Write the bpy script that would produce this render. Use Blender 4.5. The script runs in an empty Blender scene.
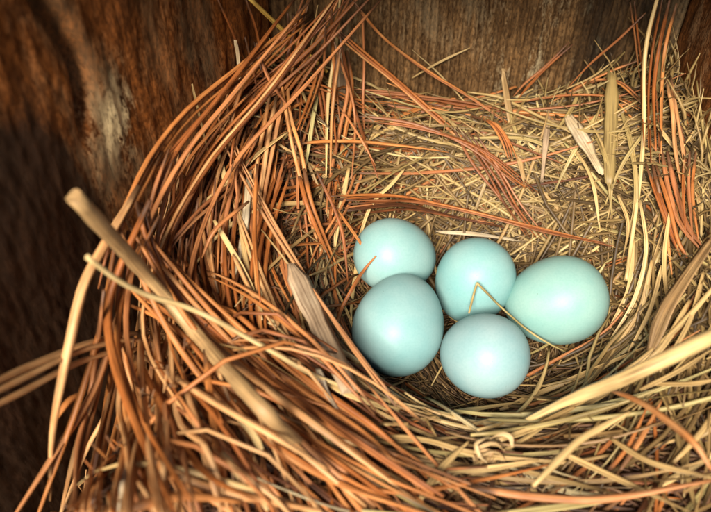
import bpy, bmesh, math, random
import numpy as np
from mathutils import Vector, Matrix, noise as mnoise

# ------------------------------------------------------------------ scene, camera, light
scene = bpy.context.scene
col = scene.collection
scene.unit_settings.system = 'METRIC'
scene.unit_settings.scale_length = 0.01          # 1 unit = 1 cm (an egg is about 2 cm long)

W0, H0, FPX = 711.0, 512.0, 780.0                # size the distances were measured at, focal length in those pixels
CAM = np.array([-2.4, -9.9, 11.3])
PITCH = math.radians(45.0)
cam_d = bpy.data.cameras.new("camera")
cam = bpy.data.objects.new("camera", cam_d)
col.objects.link(cam)
cam.location = CAM
cam.rotation_euler = (math.pi / 2 - PITCH, 0, 0)
cam_d.sensor_fit = 'HORIZONTAL'
cam_d.sensor_width = 36.0
cam_d.lens = 36.0 * FPX / W0
cam_d.clip_start = 0.1
cam_d.clip_end = 2000.0
cam_d.dof.use_dof = True
cam_d.dof.focus_distance = 14.9
cam_d.dof.aperture_fstop = 0.235
cam_d.dof.aperture_blades = 0
scene.camera = cam

SUN_EL, SUN_AZ_LEFT = math.radians(43.0), math.radians(16.0)
sun_dir = np.array([-math.sin(SUN_AZ_LEFT) * math.cos(SUN_EL), -math.cos(SUN_AZ_LEFT) * math.cos(SUN_EL), math.sin(SUN_EL)])
sun_d = bpy.data.lights.new("sun", 'SUN')
sun_d.energy = 5.0
sun_d.angle = math.radians(22)
sun_d.color = (1.0, 0.92, 0.80)
sun = bpy.data.objects.new("sun", sun_d)
col.objects.link(sun)
sun.rotation_euler = Vector(sun_dir).to_track_quat('Z', 'Y').to_euler()

world = bpy.data.worlds.new("World")
scene.world = world
world.use_nodes = True
wn = world.node_tree
sky = wn.nodes.new('ShaderNodeTexSky')
sky.sky_type = 'NISHITA'
sky.sun_disc = False
sky.sun_elevation = SUN_EL
sky.sun_rotation = math.atan2(sun_dir[0], sun_dir[1])
bg = wn.nodes['Background']
wn.links.new(sky.outputs[0], bg.inputs[0])
bg.inputs[1].default_value = 0.05

vs = scene.view_settings
vs.view_transform = 'Standard'
vs.look = 'None'
vs.exposure = 0.88
vs.gamma = 1.0
vs.use_curve_mapping = False
scene.cycles.use_denoising = True
scene.cycles.max_bounces = 6

rng = np.random.default_rng(7)
random.seed(7)
U = lambda a, b: float(rng.uniform(a, b))

# ------------------------------------------------------------------ geometry of the place (cm)
CP, SP = math.cos(PITCH), math.sin(PITCH)
FWD = np.array([0, CP, -SP]); UP = np.array([0, SP, CP]); RIGHT = np.array([1.0, 0, 0])

def ray(px, py):
    return FWD + RIGHT * ((px - W0 / 2) / FPX) + UP * ((H0 / 2 - py) / FPX)   # unit depth

def at_depth(px, py, d):
    return CAM + ray(px, py) * d

def at_z(px, py, z):
    r = ray(px, py)
    return CAM + r * ((z - CAM[2]) / r[2])

def project(p):
    v = np.asarray(p) - CAM
    d = v @ FWD
    return (W0 / 2 + FPX * (v @ RIGHT) / d, H0 / 2 - FPX * (v @ UP) / d, d)

# inside faces of the box in plan: corner points
BL = np.array([-4.15, 4.9]); BR = np.array([4.25, 4.7])
FL = np.array([-8.7, -5.8]); FR = np.array([5.1, -6.0])
def _n(a, b):
    d = (b - a) / np.linalg.norm(b - a)
    return np.array([-d[1], d[0]])
NL = _n(BL, FL); NB = _n(BR, BL); NR = _n(FR, BR)     # inward normals
for nm, a in ((NL, BL), (NB, BR), (NR, FR)):
    if nm @ (np.array([0.0, 0.0]) - a) < 0: nm *= -1
def wall_dist(x, y):
    p = np.array([x, y])
    return NL @ (p - BL), NB @ (p - BR), NR @ (p - FR)

def sstep(a, b, t):
    t = min(1.0, max(0.0, (t - a) / (b - a)))
    return t * t * (3 - 2 * t)

def nest_z(x, y):
    yy = y + 0.1
    r = math.hypot(x * 0.98, yy)
    th = math.atan2(yy, x)
    c, s = math.cos(th), math.sin(th)
    rim = 0.95 + 0.30 * max(s, 0) - 0.75 * max(-s, 0) ** 1.5 + 0.25 * max(-c, 0) + 0.1 * max(c, 0)
    r0 = 1.55 + 0.25 * abs(c) + 0.25 * max(s, 0)
    r1 = 3.3 + 0.45 * abs(c) + 0.6 * max(s, 0) - 0.35 * max(-s, 0)
    z = -0.92 + (rim + 0.92) * sstep(r0, r1, r) + 0.1 * max(0, r - r1) * (1 + max(-c, 0))
    z += 1.05 * sstep(2.0, 4.2, x) * sstep(-0.4, 3.4, y) + 1.0 * sstep(-2.4, -4.3, x) * sstep(1.2, 4.2, y)
    # the nest falls away to the floor at the front left, before the wall
    dl = NL @ (np.array([x, y]) - BL)
    fall = sstep(2.1, 0.7, dl) * sstep(0.8, -2.0, y)
    z = z * (1 - fall) + (-2.6) * fall
    return z

_steps = np.linspace(8.0, 24.0, 330)
def surf(px, py, off=0.0):
    """first thing the line of sight meets (nest, walls), brought `off` cm towards the camera"""
    r = ray(px, py)
    last = None
    for t in _steps:
        p = CAM + r * t
        if p[2] <= nest_z(p[0], p[1]) or min(wall_dist(p[0], p[1])) <= 0:
            break
    return CAM + r * (t - 0.02 - off)

# ------------------------------------------------------------------ materials
def new_mat(name):
    m = bpy.data.materials.new(name)
    m.use_nodes = True
    nt = m.node_tree
    return m, nt, nt.nodes['Principled BSDF']

def ramp(nt, stops, interp='LINEAR'):
    n = nt.nodes.new('ShaderNodeValToRGB')
    n.color_ramp.interpolation = interp
    els = n.color_ramp.elements
    while len(els) < len(stops): els.new(0.5)
    for e, (p, c) in zip(els, stops):
        e.position = p
        e.color = (c[0], c[1], c[2], 1)
    return n

def fibre_mat(name, stops, rough=0.5, streak=14.0, spec=0.4, bump=0.25, blotch=0.35, alt=None):
    """dry plant fibre: tint per strand, streaks along it, blotches and darker ends"""
    m, nt, b = new_mat(name)
    N = nt.nodes.new; Lk = nt.links.new
    a_r = N('ShaderNodeAttribute'); a_r.attribute_name = 'rnd'
    a_a = N('ShaderNodeAttribute'); a_a.attribute_name = 'along'
    a_o = N('ShaderNodeAttribute'); a_o.attribute_name = 'around'
    mul = N('ShaderNodeMath'); mul.operation = 'MULTIPLY'; mul.inputs[1].default_value = 37.0
    Lk(a_r.outputs['Fac'], mul.inputs[0])
    cx = N('ShaderNodeCombineXYZ')
    Lk(a_o.outputs['Fac'], cx.inputs[0]); Lk(a_a.outputs['Fac'], cx.inputs[1]); Lk(mul.outputs[0], cx.inputs[2])
    mp = N('ShaderNodeMapping'); mp.inputs['Scale'].default_value = (streak, 0.9, 1.0)
    Lk(cx.outputs[0], mp.inputs[0])
    ns = N('ShaderNodeTexNoise'); ns.inputs['Scale'].default_value = 1.0; ns.inputs['Detail'].default_value = 3
    Lk(mp.outputs[0], ns.inputs['Vector'])
    mp2 = N('ShaderNodeMapping'); mp2.inputs['Scale'].default_value = (0.6, 2.2, 1.0)
    Lk(cx.outputs[0], mp2.inputs[0])
    nb = N('ShaderNodeTexNoise'); nb.inputs['Scale'].default_value = 1.0; nb.inputs['Detail'].default_value = 4
    Lk(mp2.outputs[0], nb.inputs['Vector'])
    cr = ramp(nt, stops)
    ad = N('ShaderNodeMath'); ad.operation = 'MULTIPLY_ADD'; ad.inputs[1].default_value = blotch
    sb = N('ShaderNodeMath'); sb.operation = 'SUBTRACT'; sb.inputs[1].default_value = 0.5
    Lk(nb.outputs['Fac'], sb.inputs[0]); Lk(sb.outputs[0], ad.inputs[0]); Lk(a_r.outputs['Fac'], ad.inputs[2])
    Lk(ad.outputs[0], cr.inputs[0])
    sr = ramp(nt, [(0.28, (0.38, 0.33, 0.29)), (0.5, (0.95, 0.95, 0.95)), (0.72, (1.3, 1.24, 1.15))])
    Lk(ns.outputs['Fac'], sr.inputs[0])
    mx = N('ShaderNodeMix'); mx.data_type = 'RGBA'; mx.blend_type = 'MULTIPLY'; mx.inputs[0].default_value = 1.0
    Lk(cr.outputs[0], mx.inputs[6]); Lk(sr.outputs[0], mx.inputs[7])
    out = mx.outputs[2]
    if alt:                                              # some needles weathered to another hue, and a brown sheath at the base of some
        m17 = N('ShaderNodeMath'); m17.operation = 'MULTIPLY'; m17.inputs[1].default_value = 57.3
        fr = N('ShaderNodeMath'); fr.operation = 'FRACT'
        Lk(a_r.outputs['Fac'], m17.inputs[0]); Lk(m17.outputs[0], fr.inputs[0])
        rf_ = ramp(nt, [(0.45, (0, 0, 0)), (1.0, (0.75, 0.75, 0.75))]); Lk(fr.outputs[0], rf_.inputs[0])
        am = N('ShaderNodeMix'); am.data_type = 'RGBA'; am.blend_type = 'MULTIPLY'; am.inputs[0].default_value = 1
        Lk(sr.outputs[0], am.inputs[6]); am.inputs[7].default_value = (*alt, 1)
        ax_ = N('ShaderNodeMix'); ax_.data_type = 'RGBA'
        Lk(rf_.outputs[0], ax_.inputs[0]); Lk(out, ax_.inputs[6]); Lk(am.outputs[2], ax_.inputs[7])
        sh = ramp(nt, [(0.25, (0.8, 0.8, 0.8)), (0.42, (0, 0, 0))]); Lk(a_a.outputs['Fac'], sh.inputs[0])
        sx = N('ShaderNodeMix'); sx.data_type = 'RGBA'
        Lk(sh.outputs[0], sx.inputs[0]); Lk(ax_.outputs[2], sx.inputs[6]); sx.inputs[7].default_value = (0.075, 0.038, 0.02, 1)
        out = sx.outputs[2]
    Lk(out, b.inputs['Base Color'])
    b.inputs['Roughness'].default_value = rough
    b.inputs['Specular IOR Level'].default_value = spec
    bp = N('ShaderNodeBump'); bp.inputs['Strength'].default_value = bump; bp.inputs['Distance'].default_value = 0.02
    Lk(ns.outputs['Fac'], bp.inputs['Height']); Lk(bp.outputs[0], b.inputs['Normal'])
    return m

M = {}
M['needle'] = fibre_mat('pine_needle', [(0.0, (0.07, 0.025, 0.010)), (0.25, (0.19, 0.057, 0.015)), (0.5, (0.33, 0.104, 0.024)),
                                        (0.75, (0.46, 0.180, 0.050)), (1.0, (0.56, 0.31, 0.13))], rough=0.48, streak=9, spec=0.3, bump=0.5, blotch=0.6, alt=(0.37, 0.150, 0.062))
M['grass'] = fibre_mat('dry_grass', [(0.0, (0.10, 0.055, 0.022)), (0.22, (0.25, 0.142, 0.055)), (0.5, (0.43, 0.275, 0.105)),
                                     (0.75, (0.56, 0.395, 0.17)), (1.0, (0.64, 0.52, 0.29))], rough=0.5, streak=11)
M['green'] = fibre_mat('greenish_grass', [(0.0, (0.15, 0.095, 0.032)), (0.5, (0.33, 0.235, 0.085)), (1.0, (0.44, 0.375, 0.16))], rough=0.5, streak=10)
M['yellow'] = fibre_mat('yellow_straw', [(0.0, (0.34, 0.19, 0.035)), (0.5, (0.55, 0.34, 0.06)), (1.0, (0.66, 0.46, 0.12))], rough=0.45, streak=11)
M['olive'] = fibre_mat('olive_straw', [(0.0, (0.06, 0.036, 0.014)), (0.3, (0.18, 0.110, 0.040)), (0.6, (0.35, 0.238, 0.088)), (1.0, (0.56, 0.43, 0.20))], rough=0.5, streak=6)
M['lining'] = fibre_mat('fine_grass', [(0.0, (0.035, 0.020, 0.009)), (0.4, (0.12, 0.068, 0.028)), (0.75, (0.29, 0.18, 0.075)), (1.0, (0.48, 0.34, 0.15))], rough=0.55, streak=6)
M['litter'] = fibre_mat('brown_litter', [(0.0, (0.022, 0.012, 0.006)), (0.4, (0.085, 0.036, 0.015)), (0.7, (0.20, 0.095, 0.038)), (1.0, (0.38, 0.25, 0.11))], rough=0.6, streak=6)
M['stalk'] = fibre_mat('dry_stalk', [(0.0, (0.30, 0.17, 0.07)), (0.5, (0.45, 0.29, 0.125)), (1.0, (0.56, 0.40, 0.20))], rough=0.55, streak=26, bump=0.6, blotch=0.8)
M['wood_sliver'] = fibre_mat('grey_wood', [(0.0, (0.20, 0.13, 0.075)), (0.5, (0.36, 0.25, 0.15)), (1.0, (0.55, 0.42, 0.27))], rough=0.65, streak=22, bump=0.7, blotch=0.9)
M['bark'] = fibre_mat('pale_bark', [(0.0, (0.30, 0.20, 0.10)), (0.5, (0.50, 0.38, 0.22)), (1.0, (0.68, 0.58, 0.42))], rough=0.65, streak=18, bump=0.8, blotch=1.0)

def egg_mat(name, c, seed):
    m, nt, b = new_mat(name)
    N = nt.nodes.new; Lk = nt.links.new
    tc = N('ShaderNodeTexCoord')
    n1 = N('ShaderNodeTexNoise'); n1.inputs['Scale'].default_value = 1.3; n1.inputs['Detail'].default_value = 5
    n1.noise_dimensions = '4D'; n1.inputs['W'].default_value = seed
    n2 = N('ShaderNodeTexNoise'); n2.inputs['Scale'].default_value = 26; n2.inputs['Detail'].default_value = 4
    Lk(tc.outputs['Object'], n1.inputs['Vector']); Lk(tc.outputs['Object'], n2.inputs['Vector'])
    r1 = ramp(nt, [(0.3, [v * k for v, k in zip(c, (0.82, 0.93, 0.95))]), (0.7, [v * k for v, k in zip(c, (1.2, 1.06, 1.05))])])
    Lk(n1.outputs['Fac'], r1.inputs[0])
    r2 = ramp(nt, [(0.36, (0.93, 0.95, 0.95)), (0.58, (1, 1, 1))])
    Lk(n2.outputs['Fac'], r2.inputs[0])
    # a few tiny dark flecks of dirt
    vo = N('ShaderNodeTexVoronoi'); vo.inputs['Scale'].default_value = 4.2; vo.inputs['Randomness'].default_value = 1
    Lk(tc.outputs['Object'], vo.inputs['Vector'])
    r3 = ramp(nt, [(0.022, (0.40, 0.36, 0.28)), (0.045, (1, 1, 1))])
    Lk(vo.outputs['Distance'], r3.inputs[0])
    mx = N('ShaderNodeMix'); mx.data_type = 'RGBA'; mx.blend_type = 'MULTIPLY'; mx.inputs[0].default_value = 1
    Lk(r1.outputs[0], mx.inputs[6]); Lk(r2.outputs[0], mx.inputs[7])
    mx2 = N('ShaderNodeMix'); mx2.data_type = 'RGBA'; mx2.blend_type = 'MULTIPLY'; mx2.inputs[0].default_value = 0.6
    Lk(mx.outputs[2], mx2.inputs[6]); Lk(r3.outputs[0], mx2.inputs[7])
    Lk(mx2.outputs[2], b.inputs['Base Color'])
    b.inputs['Roughness'].default_value = 0.43
    b.inputs['Specular IOR Level'].default_value = 0.27
    bp = N('ShaderNodeBump'); bp.inputs['Strength'].default_value = 0.06; bp.inputs['Distance'].default_value = 0.01
    n3 = N('ShaderNodeTexNoise'); n3.inputs['Scale'].default_value = 60
    Lk(tc.outputs['Object'], n3.inputs['Vector'])
    Lk(n3.outputs['Fac'], bp.inputs['Height']); Lk(bp.outputs[0], b.inputs['Normal'])
    return m

def wood_mat(name, base, dark, pale, pale_amt, grooves, seed, stain_shade=None):
    """weathered wood; object space: x across the board, z along the grain"""
    m, nt, b = new_mat(name)
    N = nt.nodes.new; Lk = nt.links.new
    tc = N('ShaderNodeTexCoord')
    def noise_at(sc, detail, w, rough=0.55):
        mp = N('ShaderNodeMapping'); mp.inputs['Scale'].default_value = sc
        Lk(tc.outputs['Object'], mp.inputs[0])
        n = N('ShaderNodeTexNoise'); n.noise_dimensions = '4D'; n.inputs['Scale'].default_value = 1
        n.inputs['Detail'].default_value = detail; n.inputs['W'].default_value = seed + w; n.inputs['Roughness'].default_value = rough
        Lk(mp.outputs[0], n.inputs['Vector'])
        return n
    big = noise_at((0.55, 0.5, 0.22), 4, 0)
    grain = noise_at((9, 4, 1.0), 6, 3, 0.62)
    fine = noise_at((22, 12, 9.0), 7, 5, 0.72)
    patch = noise_at((1.0, 1.0, 0.38), 7, 9, 0.68)
    cr = ramp(nt, [(0.38, dark), (0.5, base), (0.62, [v * 1.35 for v in base])])
    Lk(big.outputs['Fac'], cr.inputs[0])
    gr = ramp(nt, [(0.38, (0.45, 0.40, 0.36)), (0.53, (1, 1, 1)), (0.66, (1.25, 1.2, 1.12))])
    Lk(grain.outputs['Fac'], gr.inputs[0])
    mx = N('ShaderNodeMix'); mx.data_type = 'RGBA'; mx.blend_type = 'MULTIPLY'; mx.inputs[0].default_value = 0.85
    Lk(cr.outputs[0], mx.inputs[6]); Lk(gr.outputs[0], mx.inputs[7])
    fr = ramp(nt, [(0.41, (0.34, 0.30, 0.27)), (0.51, (0.95, 0.95, 0.95)), (0.62, (1.6, 1.5, 1.3))])
    Lk(fine.outputs['Fac'], fr.inputs[0])
    mxf = N('ShaderNodeMix'); mxf.data_type = 'RGBA'; mxf.blend_type = 'MULTIPLY'; mxf.inputs[0].default_value = 0.8
    Lk(mx.outputs[2], mxf.inputs[6]); Lk(fr.outputs[0], mxf.inputs[7])
    # worn pale patches, broken up by the fine grain
    sm = N('ShaderNodeMath'); sm.operation = 'MULTIPLY_ADD'; sm.inputs[1].default_value = 0.35
    Lk(fine.outputs['Fac'], sm.inputs[0]); Lk(patch.outputs['Fac'], sm.inputs[2])
    pr = ramp(nt, [(0.80 - pale_amt, (0, 0, 0)), (0.88 - pale_amt, (1, 1, 1))])
    Lk(sm.outputs[0], pr.inputs[0])
    at = N('ShaderNodeAttribute'); at.attribute_name = 'wear'
    pm = N('ShaderNodeMath'); pm.operation = 'MULTIPLY'
    Lk(pr.outputs[0], pm.inputs[0]); Lk(at.outputs['Fac'], pm.inputs[1])
    mxp = N('ShaderNodeMix'); mxp.data_type = 'RGBA'
    Lk(pm.outputs[0], mxp.inputs[0]); Lk(mxf.outputs[2], mxp.inputs[6]); mxp.inputs[7].default_value = (*pale, 1)
    out = mxp.outputs[2]
    if stain_shade:
        ast = N('ShaderNodeAttribute'); ast.attribute_name = 'stain_shade'
        s2 = N('ShaderNodeMath'); s2.operation = 'MULTIPLY_ADD'; s2.inputs[1].default_value = 0.9; s2.inputs[2].default_value = -0.45
        Lk(patch.outputs['Fac'], s2.inputs[0])
        s3 = N('ShaderNodeMath'); s3.operation = 'ADD'
        Lk(s2.outputs[0], s3.inputs[0]); Lk(ast.outputs['Fac'], s3.inputs[1])
        rr = ramp(nt, [(0.35, (0, 0, 0)), (0.75, (0.92, 0.92, 0.92))])
        Lk(s3.outputs[0], rr.inputs[0])
        mxs = N('ShaderNodeMix'); mxs.data_type = 'RGBA'
        Lk(rr.outputs[0], mxs.inputs[0]); Lk(out, mxs.inputs[6]); mxs.inputs[7].default_value = (*stain_shade, 1)
        out = mxs.outputs[2]
    Lk(out, b.inputs['Base Color'])
    b.inputs['Roughness'].default_value = 0.6
    b.inputs['Specular IOR Level'].default_value = 0.12
    # relief
    h1 = N('ShaderNodeMath'); h1.operation = 'MULTIPLY_ADD'; h1.inputs[1].default_value = 0.8
    Lk(grain.outputs['Fac'], h1.inputs[0]); Lk(fine.outputs['Fac'], h1.inputs[2])
    bp = N('ShaderNodeBump'); bp.inputs['Strength'].default_value = 0.7; bp.inputs['Distance'].default_value = 0.05
    Lk(h1.outputs[0], bp.inputs['Height']); Lk(bp.outputs[0], b.inputs['Normal'])
    return m

# ------------------------------------------------------------------ setting: the box walls
def wall(name, a, b, inward, z0, z1, mat, disp, wear=None, stain_shade=None, nx=150, nz=170, thick=1.6, extend=(0, 0)):
    """a board: a relief-carved inner face, closed by sides and back. a, b: ends of the inner face in plan"""
    d = (b - a); L = np.linalg.norm(d); d = d / L
    a = a - d * extend[0]; L += extend[0] + extend[1]
    n3 = np.array([inward[0], inward[1], 0])
    verts, faces, wv, sv = [], [], [], []
    o = np.array([a[0], a[1], 0])
    X = np.array([d[0], d[1], 0])
    for j in range(nz + 1):
        for i in range(nx + 1):
            s = L * i / nx; z = z0 + (z1 - z0) * j / nz
            p = o + X * s + np.array([0, 0, z]) + n3 * disp(s - extend[0], z)
            verts.append(p)
            wv.append(wear(s - extend[0], z) if wear else 0.0)
            sv.append(stain_shade(s - extend[0], z) if stain_shade else 0.0)
    k = nx + 1
    for j in range(nz):
        for i in range(nx):
            q = j * k + i
            faces.append((q, q + 1, q + k + 1, q + k))
    ring = [i for i in range(k)] + [j * k + nx for j in range(1, nz + 1)] + [nz * k + i for i in range(nx - 1, -1, -1)] + [j * k for j in range(nz - 1, 0, -1)]
    base = len(verts)
    for q in ring:
        i, j = q % k, q // k
        s = L * i / nx; z = z0 + (z1 - z0) * j / nz
        verts.append(o + X * s + np.array([0, 0, z]) - n3 * thick); wv.append(0); sv.append(0)
    m = len(ring)
    for q in range(m):
        r = (q + 1) % m
        faces.append((ring[r], ring[q], base + q, base + r))
    faces.append(tuple(base + q for q in range(m))[::-1])
    # local frame: x across the board, z up the grain
    R = Matrix(((X[0], n3[0], 0), (X[1], n3[1], 0), (0, 0, 1)))
    Ri = R.inverted()
    loc = Vector((o[0], o[1], 0))
    me = bpy.data.meshes.new(name)
    me.from_pydata([tuple(Ri @ (Vector(v) - loc)) for v in verts], [], faces)
    for nm, vals in (('wear', wv), ('stain_shade', sv)):
        at = me.attributes.new(nm, 'FLOAT', 'POINT')
        at.data.foreach_set('value', np.array(vals, dtype=np.float32))
    me.materials.append(mat)
    bm = bmesh.new(); bm.from_mesh(me); bmesh.ops.recalc_face_normals(bm, faces=bm.faces[:]); bm.to_mesh(me); bm.free()
    me.polygons.foreach_set('use_smooth', [len(p.vertices) == 4 for p in me.polygons])
    ob = bpy.data.objects.new(name, me)
    ob.matrix_world = Matrix.Translation(loc) @ R.to_4x4()
    ob['kind'] = 'structure'
    col.objects.link(ob)
    return ob

def fbm(x, y, z, o=4):
    return mnoise.fractal(Vector((x, y, z)), 1.0, 2.0, o)

def left_disp(s, z):
    h = 0.09 * fbm(s * 0.6, z * 0.3, 3.1) + 0.022 * fbm(s * 4.5, z * 0.8, 9.0, 3) + 0.022 * fbm(s * 12, z * 3.0, 5.0, 3)
    xc = 5.72 + 0.10 * math.sin(z * 2.1) + 0.18 * fbm(z * 0.5, 2.2, 0.5)         # an old split running down the board
    h -= 0.38 * math.exp(-((s - xc) / 0.13) ** 2) * sstep(3.9, 5.2, z)
    return h
def left_wear(s, z):
    return min(1.0, 1.3 * math.exp(-((s - 5.02 + 0.10 * (z - 4)) / 0.42) ** 2 - ((z - 4.15) / 0.55) ** 2)
               + 0.25 * math.exp(-((s - 5.9 + 0.2 * (z - 4)) / 0.33) ** 2 - ((z - 3.5) / 1.1) ** 2) + 0.08)
def left_stain_shade(s, z):  # dark stains; the last term puts the back corner's shade into the colour
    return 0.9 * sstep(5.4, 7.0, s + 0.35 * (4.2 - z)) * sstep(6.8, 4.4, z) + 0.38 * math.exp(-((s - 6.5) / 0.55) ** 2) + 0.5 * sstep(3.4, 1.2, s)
M['wall_left'] = wood_mat('wood_left', (0.205, 0.066, 0.014), (0.075, 0.024, 0.006), (0.70, 0.52, 0.27), 0.17, 0, 2.0, stain_shade=(0.022, 0.012, 0.007))
wall('wall_left', BL, FL, NL, -3.0, 9.0, M['wall_left'], left_disp, left_wear, left_stain_shade, nx=230, nz=230)

def back_disp(s, z):
    saw = 0.036 * math.sin(s * 2 * math.pi / 0.165 + 0.5 * fbm(s * 0.8, z * 0.3, 1.0)) + 0.012 * fbm(s * 6, z * 0.4, 4.0)
    return saw + 0.04 * fbm(s * 0.4, z * 0.2, 7.0)
def back_wear(s, z):      # s runs from the right corner to the left
    return 0.8 * math.exp(-((s - 3.1) / 0.6) ** 2) + 0.6 * math.exp(-((s - 1.6) / 0.5) ** 2) + 0.2
def back_stain_shade(s, z):  # dark stain near the right corner; second term paints shade in the left corner
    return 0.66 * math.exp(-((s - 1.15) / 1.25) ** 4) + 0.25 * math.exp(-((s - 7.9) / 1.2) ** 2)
M['wall_back'] = wood_mat('wood_back', (0.165, 0.092, 0.038), (0.095, 0.050, 0.020), (0.42, 0.34, 0.20), 0.10, 1, 5.0, stain_shade=(0.010, 0.008, 0.006))
wall('wall_back', BR, BL, NB, -3.0, 9.0, M['wall_back'], back_disp, back_wear, back_stain_shade, nx=420, nz=60, extend=(1.5, 1.5))

def right_disp(s, z):
    return 0.07 * fbm(s * 0.5, z * 0.3, 13.1) + 0.03 * fbm(s * 5, z * 0.6, 19.0, 3)
M['wall_right'] = wood_mat('wood_right', (0.135, 0.048, 0.013), (0.06, 0.022, 0.007), (0.34, 0.23, 0.12), 0.06, 0, 8.0)
wall('wall_right', FR, BR, NR, -3.0, 9.0, M['wall_right'], right_disp, lambda s, z: 0.35, nx=120, nz=120)

# floor board of the box
bm = bmesh.new()
bmesh.ops.create_cube(bm, size=1.0)
for v in bm.verts:
    v.co = Vector((v.co.x * 19 - 1.6, v.co.y * 16.5 - 0.6, v.co.z * 1.2 - 3.62))
me = bpy.data.meshes.new('floor'); bm.to_mesh(me); bm.free()
me.materials.append(M['wall_left'])
fl = bpy.data.objects.new('floor', me); fl['kind'] = 'structure'; col.objects.link(fl)

# unseen roof board, added and trimmed to shade the back, open to the front where the camera and the daylight are
bm = bmesh.new()
bmesh.ops.create_cube(bm, size=1.0)
for v in bm.verts:
    v.co = Vector((v.co.x * 17 - 1.6, v.co.y * 8.9 + 2.6, v.co.z * 1.2 + 9.63))
me = bpy.data.meshes.new('shade_ceiling'); bm.to_mesh(me); bm.free()
me.materials.append(M['wall_right'])
rf = bpy.data.objects.new('shade_ceiling', me); rf['kind'] = 'structure'; col.objects.link(rf)

# ------------------------------------------------------------------ strands
def catmull(pts, n):
    P = [np.asarray(p, float) for p in pts]
    if len(P) == 2:
        return np.array([P[0] + (P[1] - P[0]) * t for t in np.linspace(0, 1, n)])
    Q = [2 * P[0] - P[1]] + P + [2 * P[-1] - P[-2]]
    out = []
    for t in np.linspace(0, len(P) - 1, n):
        i = min(int(t), len(P) - 2); f = t - i
        a, b, c, d = Q[i], Q[i + 1], Q[i + 2], Q[i + 3]
        out.append(0.5 * (2 * b + (c - a) * f + (2 * a - 5 * b + 4 * c - d) * f * f + (3 * b - a - 3 * c + d) * f ** 3))
    return np.array(out)

SECT = {
    'needle': [(math.cos(a), 0.72 * math.sin(a)) for a in (0.3, 1.25, 2.2, 3.3, 4.71, 6.0)],
    'fine':   [(math.cos(a), 0.8 * math.sin(a)) for a in (0.5, 2.6, 4.7)],
    'round':  [(math.cos(a), math.sin(a)) for a in np.linspace(0, 2 * math.pi, 12, endpoint=False)],
    'stem':   [(math.cos(a), 0.9 * math.sin(a)) for a in np.linspace(0, 2 * math.pi, 8, endpoint=False)],
    'blade':  [(-1, 0.22), (-0.45, 0.04), (0, -0.06), (0.5, 0.05), (1, 0.2), (0.97, 0.12), (0, -0.16), (-0.97, 0.13)],
    'sliver': [(-1, 0.1), (-0.5, 0.26), (0.1, 0.2), (0.6, 0.28), (1, 0.08), (0.7, -0.2), (-0.1, -0.26), (-0.8, -0.2)],
}

class Mesh:
    def __init__(s): s.v, s.f, s.r, s.a, s.o, s.n = [], [], [], [], [], 0
    def strand(s, pts, width, sect='needle', rnd=0.5, n=10, taper=(0.55, 0.35), twist=0.0, roll=0.0, wob=0.0, ragged=0.0):
        c = catmull(pts, n)
        S = SECT[sect]; k = len(S)
        T = np.gradient(c, axis=0); T /= np.linalg.norm(T, axis=1)[:, None] + 1e-9
        up = np.array([0, 0, 1.0])
        sd = np.cross(T[0], up)
        if np.linalg.norm(sd) < 1e-3: sd = np.array([1.0, 0, 0])
        side = sd / np.linalg.norm(sd)
        L = np.concatenate([[0], np.cumsum(np.linalg.norm(np.diff(c, axis=0), axis=1))])
        b0 = s.n
        for i in range(n):
            side = side - T[i] * (side @ T[i]); side /= np.linalg.norm(side) + 1e-9
            nor = np.cross(side, T[i])
            f = i / (n - 1)
            w = width * 0.5 * (taper[0] + (1 - taper[0]) * min(1, f / 0.18)) * (taper[1] + (1 - taper[1]) * min(1, (1 - f) / 0.35))
            if wob: w *= 1 + wob * mnoise.noise(Vector((rnd * 91, L[i] * 2.3, 0)))
            ang = roll + twist * f
            ca, sa = math.cos(ang), math.sin(ang)
            for q, (x, y) in enumerate(S):
                xx, yy = x * ca - y * sa, x * sa + y * ca
                p = c[i] + side * (xx * w) + nor * (yy * w)
                if ragged and i in (0, n - 1):
                    p = p + T[i] * U(-ragged, ragged)
                s.v.append(p); s.r.append(rnd); s.a.append(L[i]); s.o.append(q / k if q <= k / 2 else 1 - q / k)
        for i in range(n - 1):
            for q in range(k):
                q2 = (q + 1) % k
                s.f.append((b0 + i * k + q, b0 + i * k + q2, b0 + (i + 1) * k + q2, b0 + (i + 1) * k + q))
        s.f.append(tuple(b0 + q for q in range(k))[::-1])
        s.f.append(tuple(b0 + (n - 1) * k + q for q in range(k)))
        s.n += n * k
    def build(s, name, mat, parent=None, kind=None, label=None, cat=None, group=None):
        V = np.array(s.v)
        org = V.mean(axis=0) if parent is None else np.zeros(3)
        me = bpy.data.meshes.new(name)
        me.from_pydata((V - org).tolist(), [], s.f)
        for nm, vals in (('rnd', s.r), ('along', s.a), ('around', s.o)):
            at = me.attributes.new(nm, 'FLOAT', 'POINT')
            at.data.foreach_set('value', np.array(vals, dtype=np.float32))
        me.polygons.foreach_set('use_smooth', [len(f) == 4 for f in s.f])
        me.materials.append(mat)
        ob = bpy.data.objects.new(name, me)
        ob.location = org
        col.objects.link(ob)
        if parent: ob.parent = parent
        if kind: ob['kind'] = kind
        if label: ob['label'] = label
        if cat: ob['category'] = cat
        if group: ob['group'] = group
        return ob

# ------------------------------------------------------------------ eggs
def cvec(r, u, t):                                   # right, up, towards the camera
    v = RIGHT * r + UP * u - FWD * t
    return v / np.linalg.norm(v)

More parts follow.
